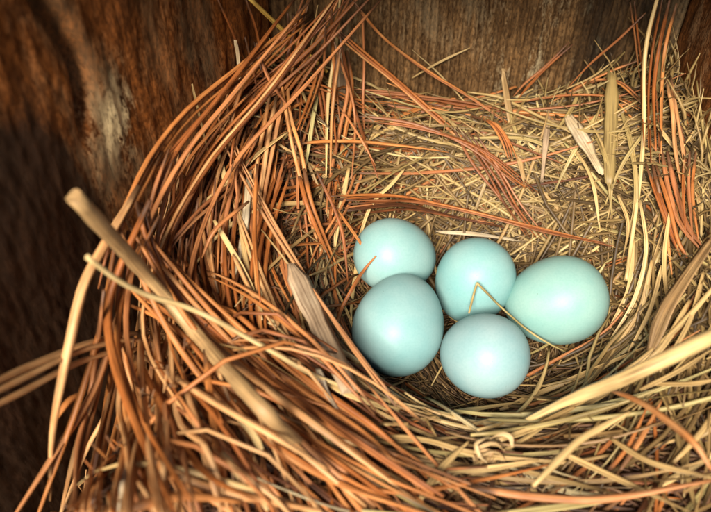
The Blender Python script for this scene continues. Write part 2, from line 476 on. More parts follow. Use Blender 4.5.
EGGS = [  # px, py, z, half width, half length, axis to the blunt end, colour, label
    (396, 256, 0.20, 0.745, 0.88, cvec(-0.75, 0.12, 0.5), (0.232, 0.395, 0.376),
     "pale blue-green egg furthest back on the left, touched by a rusty needle tip"),
    (474, 282, 0.02, 0.77, 0.92, cvec(0.25, 0.75, 0.6), (0.218, 0.396, 0.380),
     "pale turquoise egg in the middle, behind the bent dry grass"),
    (399, 324, 0.00, 0.85, 0.99, cvec(-0.28, -0.85, 0.35), (0.226, 0.388, 0.380),
     "tall pale blue egg at the front left, beside the grey wood sliver"),
    (556, 301, 0.00, 0.855, 0.99, cvec(0.93, 0.22, 0.2), (0.224, 0.394, 0.350),
     "greenest and largest egg on the right, lying on its side"),
    (483, 355, -0.10, 0.765, 0.88, cvec(0.55, -0.02, 0.8), (0.248, 0.388, 0.390),
     "roundish greyish blue egg at the very front of the clutch"),
]
EGG_C = []
def egg_obj(px, py, z, b, a, ax, colr, label, i):
    c = at_z(px, py, z)
    EGG_C.append((c, ax, a, b))
    nu, nv = 56, 40
    verts, faces = [], []
    for j in range(nv + 1):
        th = math.pi * j / nv
        zz = a * math.cos(th)                          # +z blunt end
        r = b * math.sin(th) * (1 + 0.10 * math.cos(th)) * 1.0
        for q in range(nu):
            f = 2 * math.pi * q / nu
            verts.append((r * math.cos(f), r * math.sin(f), zz))
    for j in range(nv):
        for q in range(nu):
            q2 = (q + 1) % nu
            faces.append((j * nu + q, (j + 1) * nu + q, (j + 1) * nu + q2, j * nu + q2))
    me = bpy.data.meshes.new('egg')
    me.from_pydata(verts, [], faces)
    bm = bmesh.new(); bm.from_mesh(me); bmesh.ops.remove_doubles(bm, verts=bm.verts[:], dist=1e-5); bm.to_mesh(me); bm.free()
    me.polygons.foreach_set('use_smooth', [True] * len(me.polygons))
    me.materials.append(egg_mat('eggshell', colr, 3.7 * i))
    ob = bpy.data.objects.new('egg', me)
    ob.location = c
    ob.rotation_euler = Vector(ax).to_track_quat('Z', 'Y').to_euler()
    ob['label'] = label; ob['category'] = 'egg'; ob['group'] = 'clutch of blue eggs'
    col.objects.link(ob)
    return ob
for i, e in enumerate(EGGS):
    egg_obj(*e, i)

def egg_push(p, pad=0.03):
    """keep a strand point out of the eggs"""
    p = np.array(p, float)
    for c, ax, a, b in EGG_C:
        d = p - c
        t = d @ ax
        perp = d - ax * t
        k = math.sqrt((t / (a + pad)) ** 2 + (np.linalg.norm(perp) / (b + pad)) ** 2)
        if k < 1:
            q = d / max(k, 0.15)
            if q[2] > 0.25 and d[2] < 0.25: q = np.array([d[0], d[1], -abs(d[2]) - 0.3]); q = q / np.linalg.norm(q) * (b + pad)
            p = c + q
    return p

# ------------------------------------------------------------------ the nest
nest = bpy.data.objects.new('nest', None)
nest['label'] = "woven cup nest of rusty pine needles and pale dry grass holding five eggs"
nest['category'] = 'nest'
nest.location = (0, 0, 0)
col.objects.link(nest)

# a packed mass under the loose strands
def packed():
    nx, ny = 110, 110
    v, f = [], []
    xs = np.linspace(-7.4, 5.4, nx); ys = np.linspace(-6.2, 5.2, ny)
    for y in ys:
        for x in xs:
            v.append((x, y, nest_z(x, y) - 0.30 + 0.12 * fbm(x * 1.6, y * 1.6, 0.3)))
    for j in range(ny - 1):
        for i in range(nx - 1):
            f.append((j * nx + i, j * nx + i + 1, (j + 1) * nx + i + 1, (j + 1) * nx + i))
    me = bpy.data.meshes.new('packed_base')
    me.from_pydata(v, [], f)
    me.polygons.foreach_set('use_smooth', [True] * len(f))
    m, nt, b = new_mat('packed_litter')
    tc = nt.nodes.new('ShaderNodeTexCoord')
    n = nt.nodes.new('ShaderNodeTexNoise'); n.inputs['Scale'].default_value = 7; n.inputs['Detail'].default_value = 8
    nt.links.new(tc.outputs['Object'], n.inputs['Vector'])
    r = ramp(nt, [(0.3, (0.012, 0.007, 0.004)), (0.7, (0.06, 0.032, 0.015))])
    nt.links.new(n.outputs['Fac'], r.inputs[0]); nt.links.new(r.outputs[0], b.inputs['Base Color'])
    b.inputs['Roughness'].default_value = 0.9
    me.materials.append(m)
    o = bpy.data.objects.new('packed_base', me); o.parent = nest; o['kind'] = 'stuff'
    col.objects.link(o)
packed()

def inside(x, y, pad):
    p = np.array([x, y])
    for nrm, a in ((NL, BL), (NB, BR), (NR, FR)):
        d = nrm @ (p - a)
        if d < pad: p = p + nrm * (pad - d)
    return p

def lay(x, y, phi, L, curv, off, n=9, deg=2, tip=0.0, sink=0.12, pad=0.12):
    """a strand laid along the nest surface from (x, y) in direction phi"""
    ds = L / (n - 1)
    xy = []
    px, py, a = x, y, phi
    for i in range(n):
        q = inside(px, py, pad + off * 0.3)
        px, py = q
        xy.append((px, py))
        px += math.cos(a) * ds; py += math.sin(a) * ds
        a += curv * ds + U(-0.02, 0.02)
    zs = np.array([nest_z(*q) for q in xy])
    t = np.linspace(0, 1, n)
    zf = np.polyval(np.polyfit(t, zs, deg), t) if deg else zs
    lift = max(0.0, float((zs - zf).max()) - sink)
    z = zf + lift + off + tip * np.maximum(0, t - 0.6) ** 1.5 * 4
    out = []
    for q, zz in zip(xy, z):
        p = np.array((q[0], q[1], zz)); e = egg_push(p)
        if np.linalg.norm(e - p) > 0.22: break
        out.append(e)
    if len(out) < 3: out = [np.array((xy[0][0], xy[0][1], nest_z(*xy[0]) - 0.6 + 0.03 * i)) for i in range(3)]
    return out

def tangent(x, y):
    return math.atan2(y + 0.1, x) % (2 * math.pi) + math.pi / 2

def flow(x, y):
    """needles run round the cup, but droop forward over the front left edge"""
    t = tangent(x, y)
    k = sstep(-2.0, -4.2, x) * sstep(-1.2, -3.0, y)
    k2 = sstep(0.5, -1.5, x) * sstep(-2.4, -3.6, y)
    t = t * (1 - k2) + math.radians(316) * k2
    return t * (1 - k) + (math.radians(285) + 0.10 * (x + 5.5)) * k if t > 0 else t

counts = {'needle': 0, 'grass': 0}
def part(pts, width, kind, sect, rnd, n=10, **kw):
    """one strand of the nest that can be picked out, as a part of its own"""
    m = Mesh()
    m.strand(pts, width, sect, rnd, n, **kw)
    nm = {'needle': 'pine_needle', 'grass': 'grass_blade', 'green': 'grass_blade', 'olive': 'grass_blade', 'bark': 'bark_strip', 'wood_sliver': 'wood_chip', 'stalk': 'straw_stem'}[kind]
    counts[nm] = counts.get(nm, 0) + 1
    return m.build(nm, M[kind], nest)

def pxs(*pts):
    P = [surf(*p) for p in pts]
    if len(P) < 4: return P
    d = np.array([(p - CAM) @ FWD for p in P]); t = np.linspace(0, 1, len(P))
    f = np.polyval(np.polyfit(t, d, 2), t)
    f -= max(0.0, float((f - d).max()) - 0.25)          # never far below what lies there
    return [CAM + ray(q[0], q[1]) * k for q, k in zip(pts, f)]

# --- filling that nobody could count
def fill():
    g = Mesh()
    for _ in range(5200):                                # brown litter through the whole nest
        x, y = U(-6.6, 5.0), U(-5.8, 4.7)
        r = math.hypot(x, y)
        dl = NL @ (np.array([x, y]) - BL)
        if min(wall_dist(x, y)) < 0.1 or (dl < 0.5 and y < 0): continue
        if x + y > 1.2 and r > 2.2 and rng.random() < 0.6: continue
        g.strand(lay(x, y, tangent(x, y) + rng.normal(0, 0.9), U(0.8, 2.8), rng.normal(0, 0.18), U(-0.18, 0.10), n=6, deg=2, sink=0.2),
                 U(0.035, 0.095), 'fine', min(1, max(0, rng.normal(0.48, 0.24))), 6)
    g.build('litter', M['litter'], nest, 'stuff')
    g = Mesh()
    for _ in range(2900):                                # fine lining of the cup
        th = U(-math.pi, math.pi); r = U(0.3, 4.0)
        x, y = r * math.cos(th), r * math.sin(th)
        if min(wall_dist(x, y)) < 0.15: continue
        back = max(0, math.sin(th)) * sstep(1.8, 3.0, r)
        L = U(1.0, 3.6)
        g.strand(lay(x, y, tangent(x, y) + rng.normal(0, 0.38 + 0.35 * back), L, 0.8 / max(r, 1) + rng.normal(0, 0.12), U(-0.10, 0.12), n=7, deg=3, sink=0.1),
                 U(0.024, 0.062), 'fine', min(1, max(0, rng.normal(0.38 + 0.12 * back + 0.1 * sstep(2.2, 3.4, r), 0.22))), 6)
    g.build('fine_lining', M['lining'], nest, 'stuff')
    g = Mesh()
    for _ in range(1150):                                # pale straw on the back slope and the right bank of the cup
        if rng.random() < 0.45: x, y = rng.normal(0.9, 1.9), rng.normal(3.2, 0.8)
        else:
            a = U(math.radians(-35), math.radians(65)); r = U(2.5, 4.8); x, y = r * math.cos(a), r * math.sin(a)
        if min(wall_dist(x, y)) < 0.12 or math.hypot(x, y) < 2.0: continue
        k = mnoise.noise(Vector((x * 0.9, y * 0.9, 4.0)))                 # neighbours lie roughly alike, in tufts
        g.strand(lay(x, y, tangent(x, y) + 2.2 * k + rng.normal(0, 0.45) + (math.pi if rng.random() < 0.5 else 0), U(1.5, 4.4), rng.normal(0, 0.2), U(0.0, 0.32), n=7, deg=2, tip=U(-0.1, 0.25)),
                 U(0.034, 0.092), 'needle', min(1, max(0, rng.normal(0.25, 0.25))), 7)  # low tint mean: shadow on the back slope put into the straw colour
    for _ in range(190):                                 # stems pushed up against the right wall and into the back right corner
        t = U(0, 1)
        if rng.random() < 0.7: q = FR + (BR - FR) * (0.35 + 0.62 * t) + NR * U(0.1, 0.9)
        else: q = BR + (BL - BR) * U(0.02, 0.3) + NB * U(0.1, 0.6)
        z = nest_z(*q); h = U(0.3, 1.0) + 0.9 * rng.random() ** 4
        dx, dy = rng.normal(0, 0.35), rng.normal(0, 0.5)
        e = inside(q[0] + dx, q[1] + dy, 0.08)
        md = inside(q[0] + dx * 0.3 + U(-.15, .15), q[1] + dy * 0.3 + U(-.15, .15), 0.12)
        g.strand([(q[0], q[1], z - 0.5), (md[0], md[1], z + h * 0.45), (e[0], e[1], z + h)], U(0.03, 0.08), 'fine', min(1, max(0, rng.normal(0.42, 0.25))), 8)
    g.build('pale_straw', M['olive'], nest, 'stuff')
    g = Mesh()
    for _ in range(1000):                                # needles below the ones that can be picked out
        for _try in range(8):
            x, y = U(-6.2, 4.8), U(-5.8, 4.6)
            r = math.hypot(x, y)
            dl = NL @ (np.array([x, y]) - BL)
            if r > 2.5 and min(wall_dist(x, y)) > 0.15 and dl > 0.35 and rng.random() < (0.95 if x < -1.2 else 0.16): break
        else: continue
        s = 1 if rng.random() < 0.5 else -1
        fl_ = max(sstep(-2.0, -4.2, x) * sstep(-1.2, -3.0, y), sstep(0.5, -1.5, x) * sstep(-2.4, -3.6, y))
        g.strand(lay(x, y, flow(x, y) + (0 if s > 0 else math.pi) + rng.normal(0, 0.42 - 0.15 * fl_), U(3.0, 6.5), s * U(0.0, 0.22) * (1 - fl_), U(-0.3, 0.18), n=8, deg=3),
                 U(0.045, 0.08), 'needle', min(1, max(0, rng.normal(0.32 + 0.48 * fl_, 0.24))), 8)  # tint darker for shaded gaps, paler at the front left for strong light
    g.build('lower_needles', M['needle'], nest, 'stuff')
fill()

# --- needles that can be picked out, in fascicles of two or three
def fascicles(n, region, wid=(0.06, 0.09), mean=0.5, off=(0.12, 0.5), spread=0.25, length=(3.5, 7.5), curv=(0.05, 0.28)):
    made = 0
    while made < n:
        x, y, jit = region()
        if min(wall_dist(x, y)) < 0.15: continue
        s = 1 if rng.random() < 0.5 else -1
        phi = flow(x, y) + (0 if s > 0 else math.pi) + rng.normal(0, spread) + jit * s
        L = U(*length); k = s * U(*curv); o = U(*off)
        c = min(1, max(0, rng.normal(mean, 0.2)))
        tip = U(-0.1, 0.35)
        for q in range(int(rng.choice([1, 2, 2, 3]))):
            pts = lay(x + U(-.05, .05), y + U(-.05, .05), phi + rng.normal(0, 0.035), L * U(0.85, 1), k * U(0.8, 1.2), o + U(-.06, .06), n=9, deg=2, tip=tip * U(0.6, 1.3))
            part(pts, U(*wid), 'needle', 'needle', min(1, max(0, c + U(-0.08, 0.08))), 12, roll=U(-0.6, 0.6), twist=U(-1, 1))
            made += 1

def reg_left():
    th = U(math.radians(105), math.radians(235)); r = U(3.2, 5.4)
    return r * math.cos(th), r * math.sin(th), 0
def reg_back():
    return U(-3.0, 3.6), U(3.1, 4.5), 0
def reg_front_left():
    return U(-5.0, -0.8), U(-5.4, -2.4), 0.1
def reg_right():
    th = U(math.radians(-70), math.radians(60)); r = U(3.4, 4.8)
    return r * math.cos(th), r * math.sin(th), 0
fascicles(16, reg_left, mean=0.5, spread=0.3)
fascicles(12, reg_back, mean=0.42, wid=(0.045, 0.07), off=(0.1, 0.4), curv=(0.0, 0.12), spread=0.22)
fascicles(16, reg_front_left, mean=0.72, curv=(0.0, 0.06), off=(0.15, 0.6))
fascicles(6, reg_right, mean=0.48, length=(2.5, 5.0))

def blades(n, region, wid, mean, off, spread, length, curv, sect='grass', kinds=('grass',)):
    made = 0
    while made < n:
        x, y, radial = region()
        if min(wall_dist(x, y)) < 0.15: continue
        s = 1 if rng.random() < 0.5 else -1
        phi = tangent(x, y) + (0 if s > 0 else math.pi) + rng.normal(0, spread) + radial
        pts = lay(x, y, phi, U(*length), s * U(*curv), U(*off), n=8, deg=3, tip=U(-0.1, 0.4))
        k = kinds[int(rng.integers(len(kinds)))]
        part(pts, U(*wid), k, 'blade' if rng.random() < 0.45 else 'needle', min(1, max(0, rng.normal(mean, 0.2))), 11, roll=U(-0.8, 0.8), twist=U(-2.2, 2.2), wob=0.25)
        made += 1
def reg_front():
    return U(-2.5, 4.6), U(-5.2, -2.3), 0
def reg_back_in():
    return rng.normal(0.6, 1.9), U(2.2, 4.4), 0
def reg_right_up():
    th = U(math.radians(-20), math.radians(70)); r = U(2.7, 4.4)
    return r * math.cos(th), r * math.sin(th), -math.pi / 2 if rng.random() < 0.5 else 0
def reg_left_in():
    th = U(math.radians(130), math.radians(250)); r = U(2.0, 3.8)
    return r * math.cos(th), r * math.sin(th), 0
blades(62, reg_front, (0.05, 0.12), 0.55, (0.05, 0.5), 0.35, (2.0, 5.5), (0.0, 0.22), kinds=('grass', 'grass', 'grass', 'green'))
blades(66, reg_back_in, (0.04, 0.085), 0.48, (0.1, 0.45), 0.6, (1.6, 4.2), (0.0, 0.3), kinds=('olive', 'olive', 'green'))
blades(66, reg_right_up, (0.035, 0.09), 0.5, (0.08, 0.45), 0.4, (2.0, 4.6), (0.0, 0.3), kinds=('olive', 'grass', 'green'))
blades(44, reg_left_in, (0.05, 0.12), 0.5, (0.02, 0.3), 0.45, (1.5, 3.5), (0.05, 0.35))

# --- strands read one by one from the photograph (points on the nest or wall, raised by the third number, in cm)
def needles(paths, mean=0.5, w=0.10, n=16):
    for p in paths:
        part(pxs(*p), w * 0.74 * U(0.8, 1.2), 'needle', 'needle', min(1, max(0, mean + rng.normal(0, 0.17))), n, roll=U(-0.5, 0.5), twist=U(-0.8, 0.8))

def bundle(path, k, gap, mean=0.5, w=0.10, n=16):
    for i in range(k):
        o = (i - (k - 1) / 2) * gap
        j = [(x + o * U(0.7, 1.3) + U(-1.2, 1.2), y + o * 0.35 * U(0.5, 1.2) + U(-1.5, 1.5), h + U(-0.05, 0.08)) for x, y, h in path]
        needles([j], mean, w, n)

# left sweep: from the top down along the wall
bundle([(372, -22, 0.5), (308, 45, 0.6), (262, 88, 0.6), (228, 128, 0.5), (196, 185, 0.5), (176, 250, 0.4)], 4, 8, 0.46)
bundle([(312, 14, 0.7), (242, 68, 0.8), (190, 112, 0.8), (152, 160, 0.8), (125, 215, 0.8), (100, 262, 0.7)], 3, 5, 0.55)
bundle([(300, 60, 0.6), (250, 100, 0.7), (212, 150, 0.6), (180, 205, 0.6), (160, 262, 0.5), (152, 320, 0.5)], 3, 5, 0.45)
bundle([(345, 50, 0.5), (350, 90, 0.6), (343, 135, 0.5), (334, 182, 0.4), (330, 214, 0.3)], 2, 6, 0.55, 0.13)
bundle([(284, 70, 0.6), (288, 110, 0.6), (297, 150, 0.5), (306, 190, 0.4), (318, 235, 0.3), (343, 273, 0.2)], 2, 6, 0.5, 0.11)
bundle([(335, 30, 0.5), (365, 55, 0.5), (400, 85, 0.5), (440, 120, 0.5), (480, 155, 0.4), (520, 185, 0.3)], 3, 5, 0.5, 0.10)
bundle([(352, 0, 0.5), (385, 38, 0.5), (430, 72, 0.5), (470, 98, 0.5), (510, 125, 0.4)], 2, 4, 0.46, 0.08)
bundle([(262, 120, 0.4), (256, 165, 0.4), (250, 215, 0.4), (262, 270, 0.3), (292, 332, 0.3)], 3, 7, 0.44, 0.11)
bundle([(282, 150, 0.3), (272, 205, 0.3), (276, 260, 0.3), (296, 310, 0.2)], 2, 8, 0.40, 0.10)
bundle([(305, 0, 0.6), (296, 40, 0.6), (285, 85, 0.5), (276, 130, 0.4), (270, 180, 0.4)], 2, 6, 0.42, 0.10)
bundle([(320, 100, 0.3), (304, 150, 0.3), (300, 200, 0.2), (306, 240, 0.2)], 2, 6, 0.36, 0.09)
# needles standing in the left corner
needles([[(218, 0, 0.5), (234, 36, 0.4), (252, 80, 0.3)], [(246, 0, 0.4), (256, 30, 0.4), (262, 62, 0.3)]], 0.2, 0.09)
# back, lying along the wall
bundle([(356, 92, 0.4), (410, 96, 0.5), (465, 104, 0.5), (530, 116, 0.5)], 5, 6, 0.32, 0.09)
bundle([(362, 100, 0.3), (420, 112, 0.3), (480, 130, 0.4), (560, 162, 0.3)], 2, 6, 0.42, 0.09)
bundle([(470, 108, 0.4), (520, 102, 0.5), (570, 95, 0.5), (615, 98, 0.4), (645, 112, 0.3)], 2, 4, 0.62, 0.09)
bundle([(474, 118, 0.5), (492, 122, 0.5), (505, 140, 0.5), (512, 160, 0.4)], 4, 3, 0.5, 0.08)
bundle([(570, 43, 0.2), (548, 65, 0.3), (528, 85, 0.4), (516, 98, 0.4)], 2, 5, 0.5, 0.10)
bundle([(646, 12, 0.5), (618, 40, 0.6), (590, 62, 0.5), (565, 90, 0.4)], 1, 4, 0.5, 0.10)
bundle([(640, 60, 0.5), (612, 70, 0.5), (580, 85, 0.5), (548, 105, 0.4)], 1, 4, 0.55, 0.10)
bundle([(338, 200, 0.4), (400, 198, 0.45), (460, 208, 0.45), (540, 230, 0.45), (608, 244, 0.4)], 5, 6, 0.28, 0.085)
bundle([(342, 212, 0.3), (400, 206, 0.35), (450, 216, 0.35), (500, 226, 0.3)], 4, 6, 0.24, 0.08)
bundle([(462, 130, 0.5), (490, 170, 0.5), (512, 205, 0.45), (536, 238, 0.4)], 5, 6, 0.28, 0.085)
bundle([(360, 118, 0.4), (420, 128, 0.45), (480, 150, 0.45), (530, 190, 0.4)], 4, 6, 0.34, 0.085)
# more of the tangle at the top left, standing in the corner
bundle([(291, 14, 0.5), (294, 60, 0.5), (300, 104, 0.4)], 2, 5, 0.38, 0.09)
bundle([(304, 16, 0.7), (304, 50, 0.7), (300, 92, 0.6)], 1, 4, 0.58, 0.09)
bundle([(330, 5, 0.7), (334, 63, 0.7), (340, 124, 0.5)], 1, 4, 0.55, 0.08)
bundle([(323, 62, 0.7), (312, 95, 0.7), (299, 130, 0.6)], 2, 4, 0.5, 0.09)
bundle([(362, 5, 0.3), (364, 60, 0.4), (363, 105, 0.4), (366, 152, 0.3)], 1, 4, 0.34, 0.08)
bundle([(277, 95, 0.6), (270, 135, 0.6), (262, 178, 0.5), (258, 215, 0.4)], 3, 6, 0.58, 0.11)
bundle([(255, 130, 0.5), (238, 170, 0.5), (226, 222, 0.5), (222, 280, 0.4)], 3, 6, 0.5, 0.11)
bundle([(312, -18, 0.6), (292, 30, 0.6), (268, 60, 0.6), (236, 90, 0.5)], 2, 5, 0.40, 0.10)
bundle([(352, -20, 0.5), (326, 40, 0.55), (296, 82, 0.6), (266, 122, 0.6), (240, 165, 0.5)], 3, 5, 0.52, 0.11)
bundle([(250, 40, 0.3), (262, 85, 0.3), (268, 130, 0.3)], 2, 9, 0.22, 0.09)
bundle([(312, 55, 0.4), (322, 100, 0.4), (328, 150, 0.3), (338, 195, 0.2)], 2, 5, 0.42, 0.10)
bundle([(372, 120, 0.3), (362, 165, 0.3), (346, 205, 0.25), (318, 252, 0.2), (311, 288, 0.2)], 2, 6, 0.44, 0.09)
bundle([(286, 168, 0.4), (263, 238, 0.4), (258, 308, 0.4), (266, 350, 0.4)], 3, 6, 0.44, 0.11)
bundle([(300, 168, 0.5), (312, 210, 0.5), (336, 266, 0.3)], 2, 5, 0.56, 0.13)
bundle([(230, 247, 0.6), (251, 290, 0.6), (277, 330, 0.5)], 1, 5, 0.7, 0.10)
# left, beside and behind the thick stalk
bundle([(178, 150, 0.6), (178, 205, 0.6), (176, 264, 0.6)], 2, 7, 0.42, 0.10)
bundle([(204, 165, 0.7), (182, 205, 0.7), (163, 240, 0.7), (150, 290, 0.7)], 3, 5, 0.58, 0.12)
bundle([(176, 150, 0.8), (156, 205, 0.9), (149, 262, 0.9), (152, 330, 0.8)], 3, 6, 0.6, 0.13)
bundle([(160, 150, 0.7), (134, 200, 0.8), (116, 232, 0.8), (102, 290, 0.8)], 2, 6, 0.52, 0.12)
bundle([(244, 176, 0.6), (210, 204, 0.7), (184, 231, 0.7), (158, 262, 0.7)], 2, 4, 0.56, 0.11)
bundle([(156, 250, 0.9), (206, 300, 0.8), (243, 342, 0.8), (280, 380, 0.7)], 3, 5, 0.46, 0.12)
bundle([(205, 200, 0.5), (200, 250, 0.5), (208, 300, 0.5), (228, 350, 0.5)], 3, 8, 0.42, 0.11)
bundle([(230, 200, 0.4), (224, 250, 0.4), (232, 310, 0.4), (256, 366, 0.4)], 3, 8, 0.42, 0.11)
bundle([(188, 240, 0.6), (182, 300, 0.6), (190, 360, 0.6), (214, 420, 0.6)], 3, 9, 0.5, 0.12)
bundle([(128, 230, 0.9), (118, 290, 1.0), (120, 350, 1.1), (134, 420, 1.1)], 3, 9, 0.58, 0.12)
# right corner
bundle([(666, 0, 0.7), (656, 45, 0.8), (650, 90, 0.8), (652, 150, 0.7)], 4, 6, 0.36, 0.11)
bundle([(632, 2, 0.4), (637, 40, 0.4), (641, 80, 0.4)], 2, 5, 0.5, 0.09)
bundle([(644, 104, 0.5), (618, 82, 0.5), (588, 82, 0.5), (560, 100, 0.4)], 2, 4, 0.46, 0.09)
bundle([(664, 150, 0.4), (672, 190, 0.4), (684, 226, 0.3), (704, 250, 0.3)], 2, 7, 0.42, 0.13)
bundle([(676, 120, 0.3), (684, 170, 0.3), (700, 215, 0.3)], 2, 8, 0.36, 0.10)
bundle([(700, 290, 0.4), (676, 330, 0.4), (640, 360, 0.4), (590, 385, 0.35)], 2, 7, 0.5, 0.10)
# right
bundle([(668, 76, 0.7), (674, 110, 0.7), (679, 150, 0.7), (682, 182, 0.6)], 2, 5, 0.68, 0.10)
bundle([(652, 165, 0.4), (662, 200, 0.4), (676, 240, 0.3), (690, 262, 0.2)], 3, 5, 0.44, 0.11)
bundle([(656, 178, 0.4), (664, 215, 0.35), (671, 275, 0.3)], 1, 3, 0.66, 0.10)
bundle([(690, 150, 0.6), (688, 190, 0.6), (694, 240, 0.6)], 3, 6, 0.46, 0.10)
bundle([(648, 60, 0.3), (652, 110, 0.3), (655, 165, 0.3)], 2, 8, 0.36, 0.09)
bundle([(470, 398, 0.35), (512, 384, 0.35), (560, 358, 0.35), (603, 332, 0.3), (636, 296, 0.25)], 1, 3, 0.62, 0.11, 20)
bundle([(596, 268, 0.2), (620, 262, 0.2), (645, 250, 0.2), (655, 234, 0.2)], 2, 4, 0.42, 0.07)
# front left: the diagonal bundle and the fan at the bottom, tinted paler to stand for strong light
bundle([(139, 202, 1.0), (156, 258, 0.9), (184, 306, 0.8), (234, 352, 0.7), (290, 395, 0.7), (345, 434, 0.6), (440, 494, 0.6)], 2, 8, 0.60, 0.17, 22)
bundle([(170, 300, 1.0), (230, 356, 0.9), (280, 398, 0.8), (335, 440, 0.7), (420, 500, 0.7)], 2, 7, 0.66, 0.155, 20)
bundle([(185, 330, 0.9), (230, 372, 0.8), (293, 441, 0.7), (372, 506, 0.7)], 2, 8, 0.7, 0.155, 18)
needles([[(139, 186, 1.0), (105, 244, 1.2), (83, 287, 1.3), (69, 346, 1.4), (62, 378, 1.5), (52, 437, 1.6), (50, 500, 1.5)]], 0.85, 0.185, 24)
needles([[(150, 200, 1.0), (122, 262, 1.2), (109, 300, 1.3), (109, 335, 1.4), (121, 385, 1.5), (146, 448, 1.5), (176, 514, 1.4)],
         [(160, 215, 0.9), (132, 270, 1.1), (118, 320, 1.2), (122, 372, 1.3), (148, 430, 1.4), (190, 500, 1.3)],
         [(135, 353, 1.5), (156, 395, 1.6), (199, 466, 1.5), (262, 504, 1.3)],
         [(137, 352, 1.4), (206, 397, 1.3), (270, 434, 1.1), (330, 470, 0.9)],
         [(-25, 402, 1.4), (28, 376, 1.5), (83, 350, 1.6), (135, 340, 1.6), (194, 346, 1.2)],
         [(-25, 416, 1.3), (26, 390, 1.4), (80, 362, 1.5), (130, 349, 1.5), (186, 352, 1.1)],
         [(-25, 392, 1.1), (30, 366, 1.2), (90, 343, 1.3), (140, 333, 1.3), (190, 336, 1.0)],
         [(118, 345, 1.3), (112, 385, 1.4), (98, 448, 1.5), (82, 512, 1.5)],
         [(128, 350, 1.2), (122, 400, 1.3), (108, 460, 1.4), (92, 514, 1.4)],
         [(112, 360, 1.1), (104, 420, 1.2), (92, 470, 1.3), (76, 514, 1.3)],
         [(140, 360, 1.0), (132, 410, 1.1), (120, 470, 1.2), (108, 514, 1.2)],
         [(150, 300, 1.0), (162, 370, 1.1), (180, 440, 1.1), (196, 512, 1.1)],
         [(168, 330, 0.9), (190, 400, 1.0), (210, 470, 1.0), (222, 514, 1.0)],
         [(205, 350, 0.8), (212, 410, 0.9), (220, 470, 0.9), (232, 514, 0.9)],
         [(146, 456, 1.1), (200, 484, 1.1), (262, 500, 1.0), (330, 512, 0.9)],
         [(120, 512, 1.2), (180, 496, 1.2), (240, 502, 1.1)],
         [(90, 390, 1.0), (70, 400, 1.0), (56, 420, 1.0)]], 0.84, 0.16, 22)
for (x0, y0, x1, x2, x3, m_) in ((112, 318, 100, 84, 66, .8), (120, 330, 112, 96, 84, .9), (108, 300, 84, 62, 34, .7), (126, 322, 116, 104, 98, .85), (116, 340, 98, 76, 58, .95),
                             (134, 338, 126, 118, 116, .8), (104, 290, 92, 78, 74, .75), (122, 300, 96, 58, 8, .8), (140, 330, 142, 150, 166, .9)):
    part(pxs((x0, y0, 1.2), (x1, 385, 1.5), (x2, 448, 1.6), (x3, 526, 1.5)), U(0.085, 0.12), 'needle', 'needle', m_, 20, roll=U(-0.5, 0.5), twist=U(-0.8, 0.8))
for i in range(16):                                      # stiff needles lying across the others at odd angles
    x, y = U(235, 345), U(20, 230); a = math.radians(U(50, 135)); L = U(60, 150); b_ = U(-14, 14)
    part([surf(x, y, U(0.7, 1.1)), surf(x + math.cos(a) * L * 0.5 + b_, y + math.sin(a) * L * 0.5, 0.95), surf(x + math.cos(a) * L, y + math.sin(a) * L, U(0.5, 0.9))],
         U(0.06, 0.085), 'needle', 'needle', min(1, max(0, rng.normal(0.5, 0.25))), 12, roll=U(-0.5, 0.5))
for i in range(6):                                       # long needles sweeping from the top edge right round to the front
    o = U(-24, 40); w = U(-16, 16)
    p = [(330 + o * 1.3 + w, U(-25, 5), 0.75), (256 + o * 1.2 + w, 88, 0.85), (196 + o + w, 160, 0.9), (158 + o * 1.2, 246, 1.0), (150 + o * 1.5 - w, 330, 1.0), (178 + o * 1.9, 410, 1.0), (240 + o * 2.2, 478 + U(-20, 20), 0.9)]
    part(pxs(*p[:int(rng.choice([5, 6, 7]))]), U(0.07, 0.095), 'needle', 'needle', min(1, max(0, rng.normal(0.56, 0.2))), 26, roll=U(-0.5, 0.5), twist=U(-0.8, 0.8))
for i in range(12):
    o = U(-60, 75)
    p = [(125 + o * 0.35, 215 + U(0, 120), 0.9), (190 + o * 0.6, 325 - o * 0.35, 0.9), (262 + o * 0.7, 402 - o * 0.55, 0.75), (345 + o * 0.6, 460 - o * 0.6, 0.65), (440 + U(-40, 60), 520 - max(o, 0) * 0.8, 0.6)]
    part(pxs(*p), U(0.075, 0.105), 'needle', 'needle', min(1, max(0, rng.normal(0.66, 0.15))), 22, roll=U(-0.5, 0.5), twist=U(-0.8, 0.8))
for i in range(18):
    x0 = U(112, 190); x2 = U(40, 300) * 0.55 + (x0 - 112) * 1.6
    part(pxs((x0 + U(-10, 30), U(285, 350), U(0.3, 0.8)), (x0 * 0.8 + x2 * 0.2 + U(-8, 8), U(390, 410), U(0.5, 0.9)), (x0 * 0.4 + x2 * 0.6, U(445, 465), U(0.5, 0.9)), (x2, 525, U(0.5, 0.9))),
         U(0.085, 0.115), 'needle', 'needle', min(1, max(0, rng.normal(0.88, 0.12))), 18, roll=U(-0.5, 0.5), twist=U(-0.8, 0.8))  # very pale tint in place of brighter light on the fan
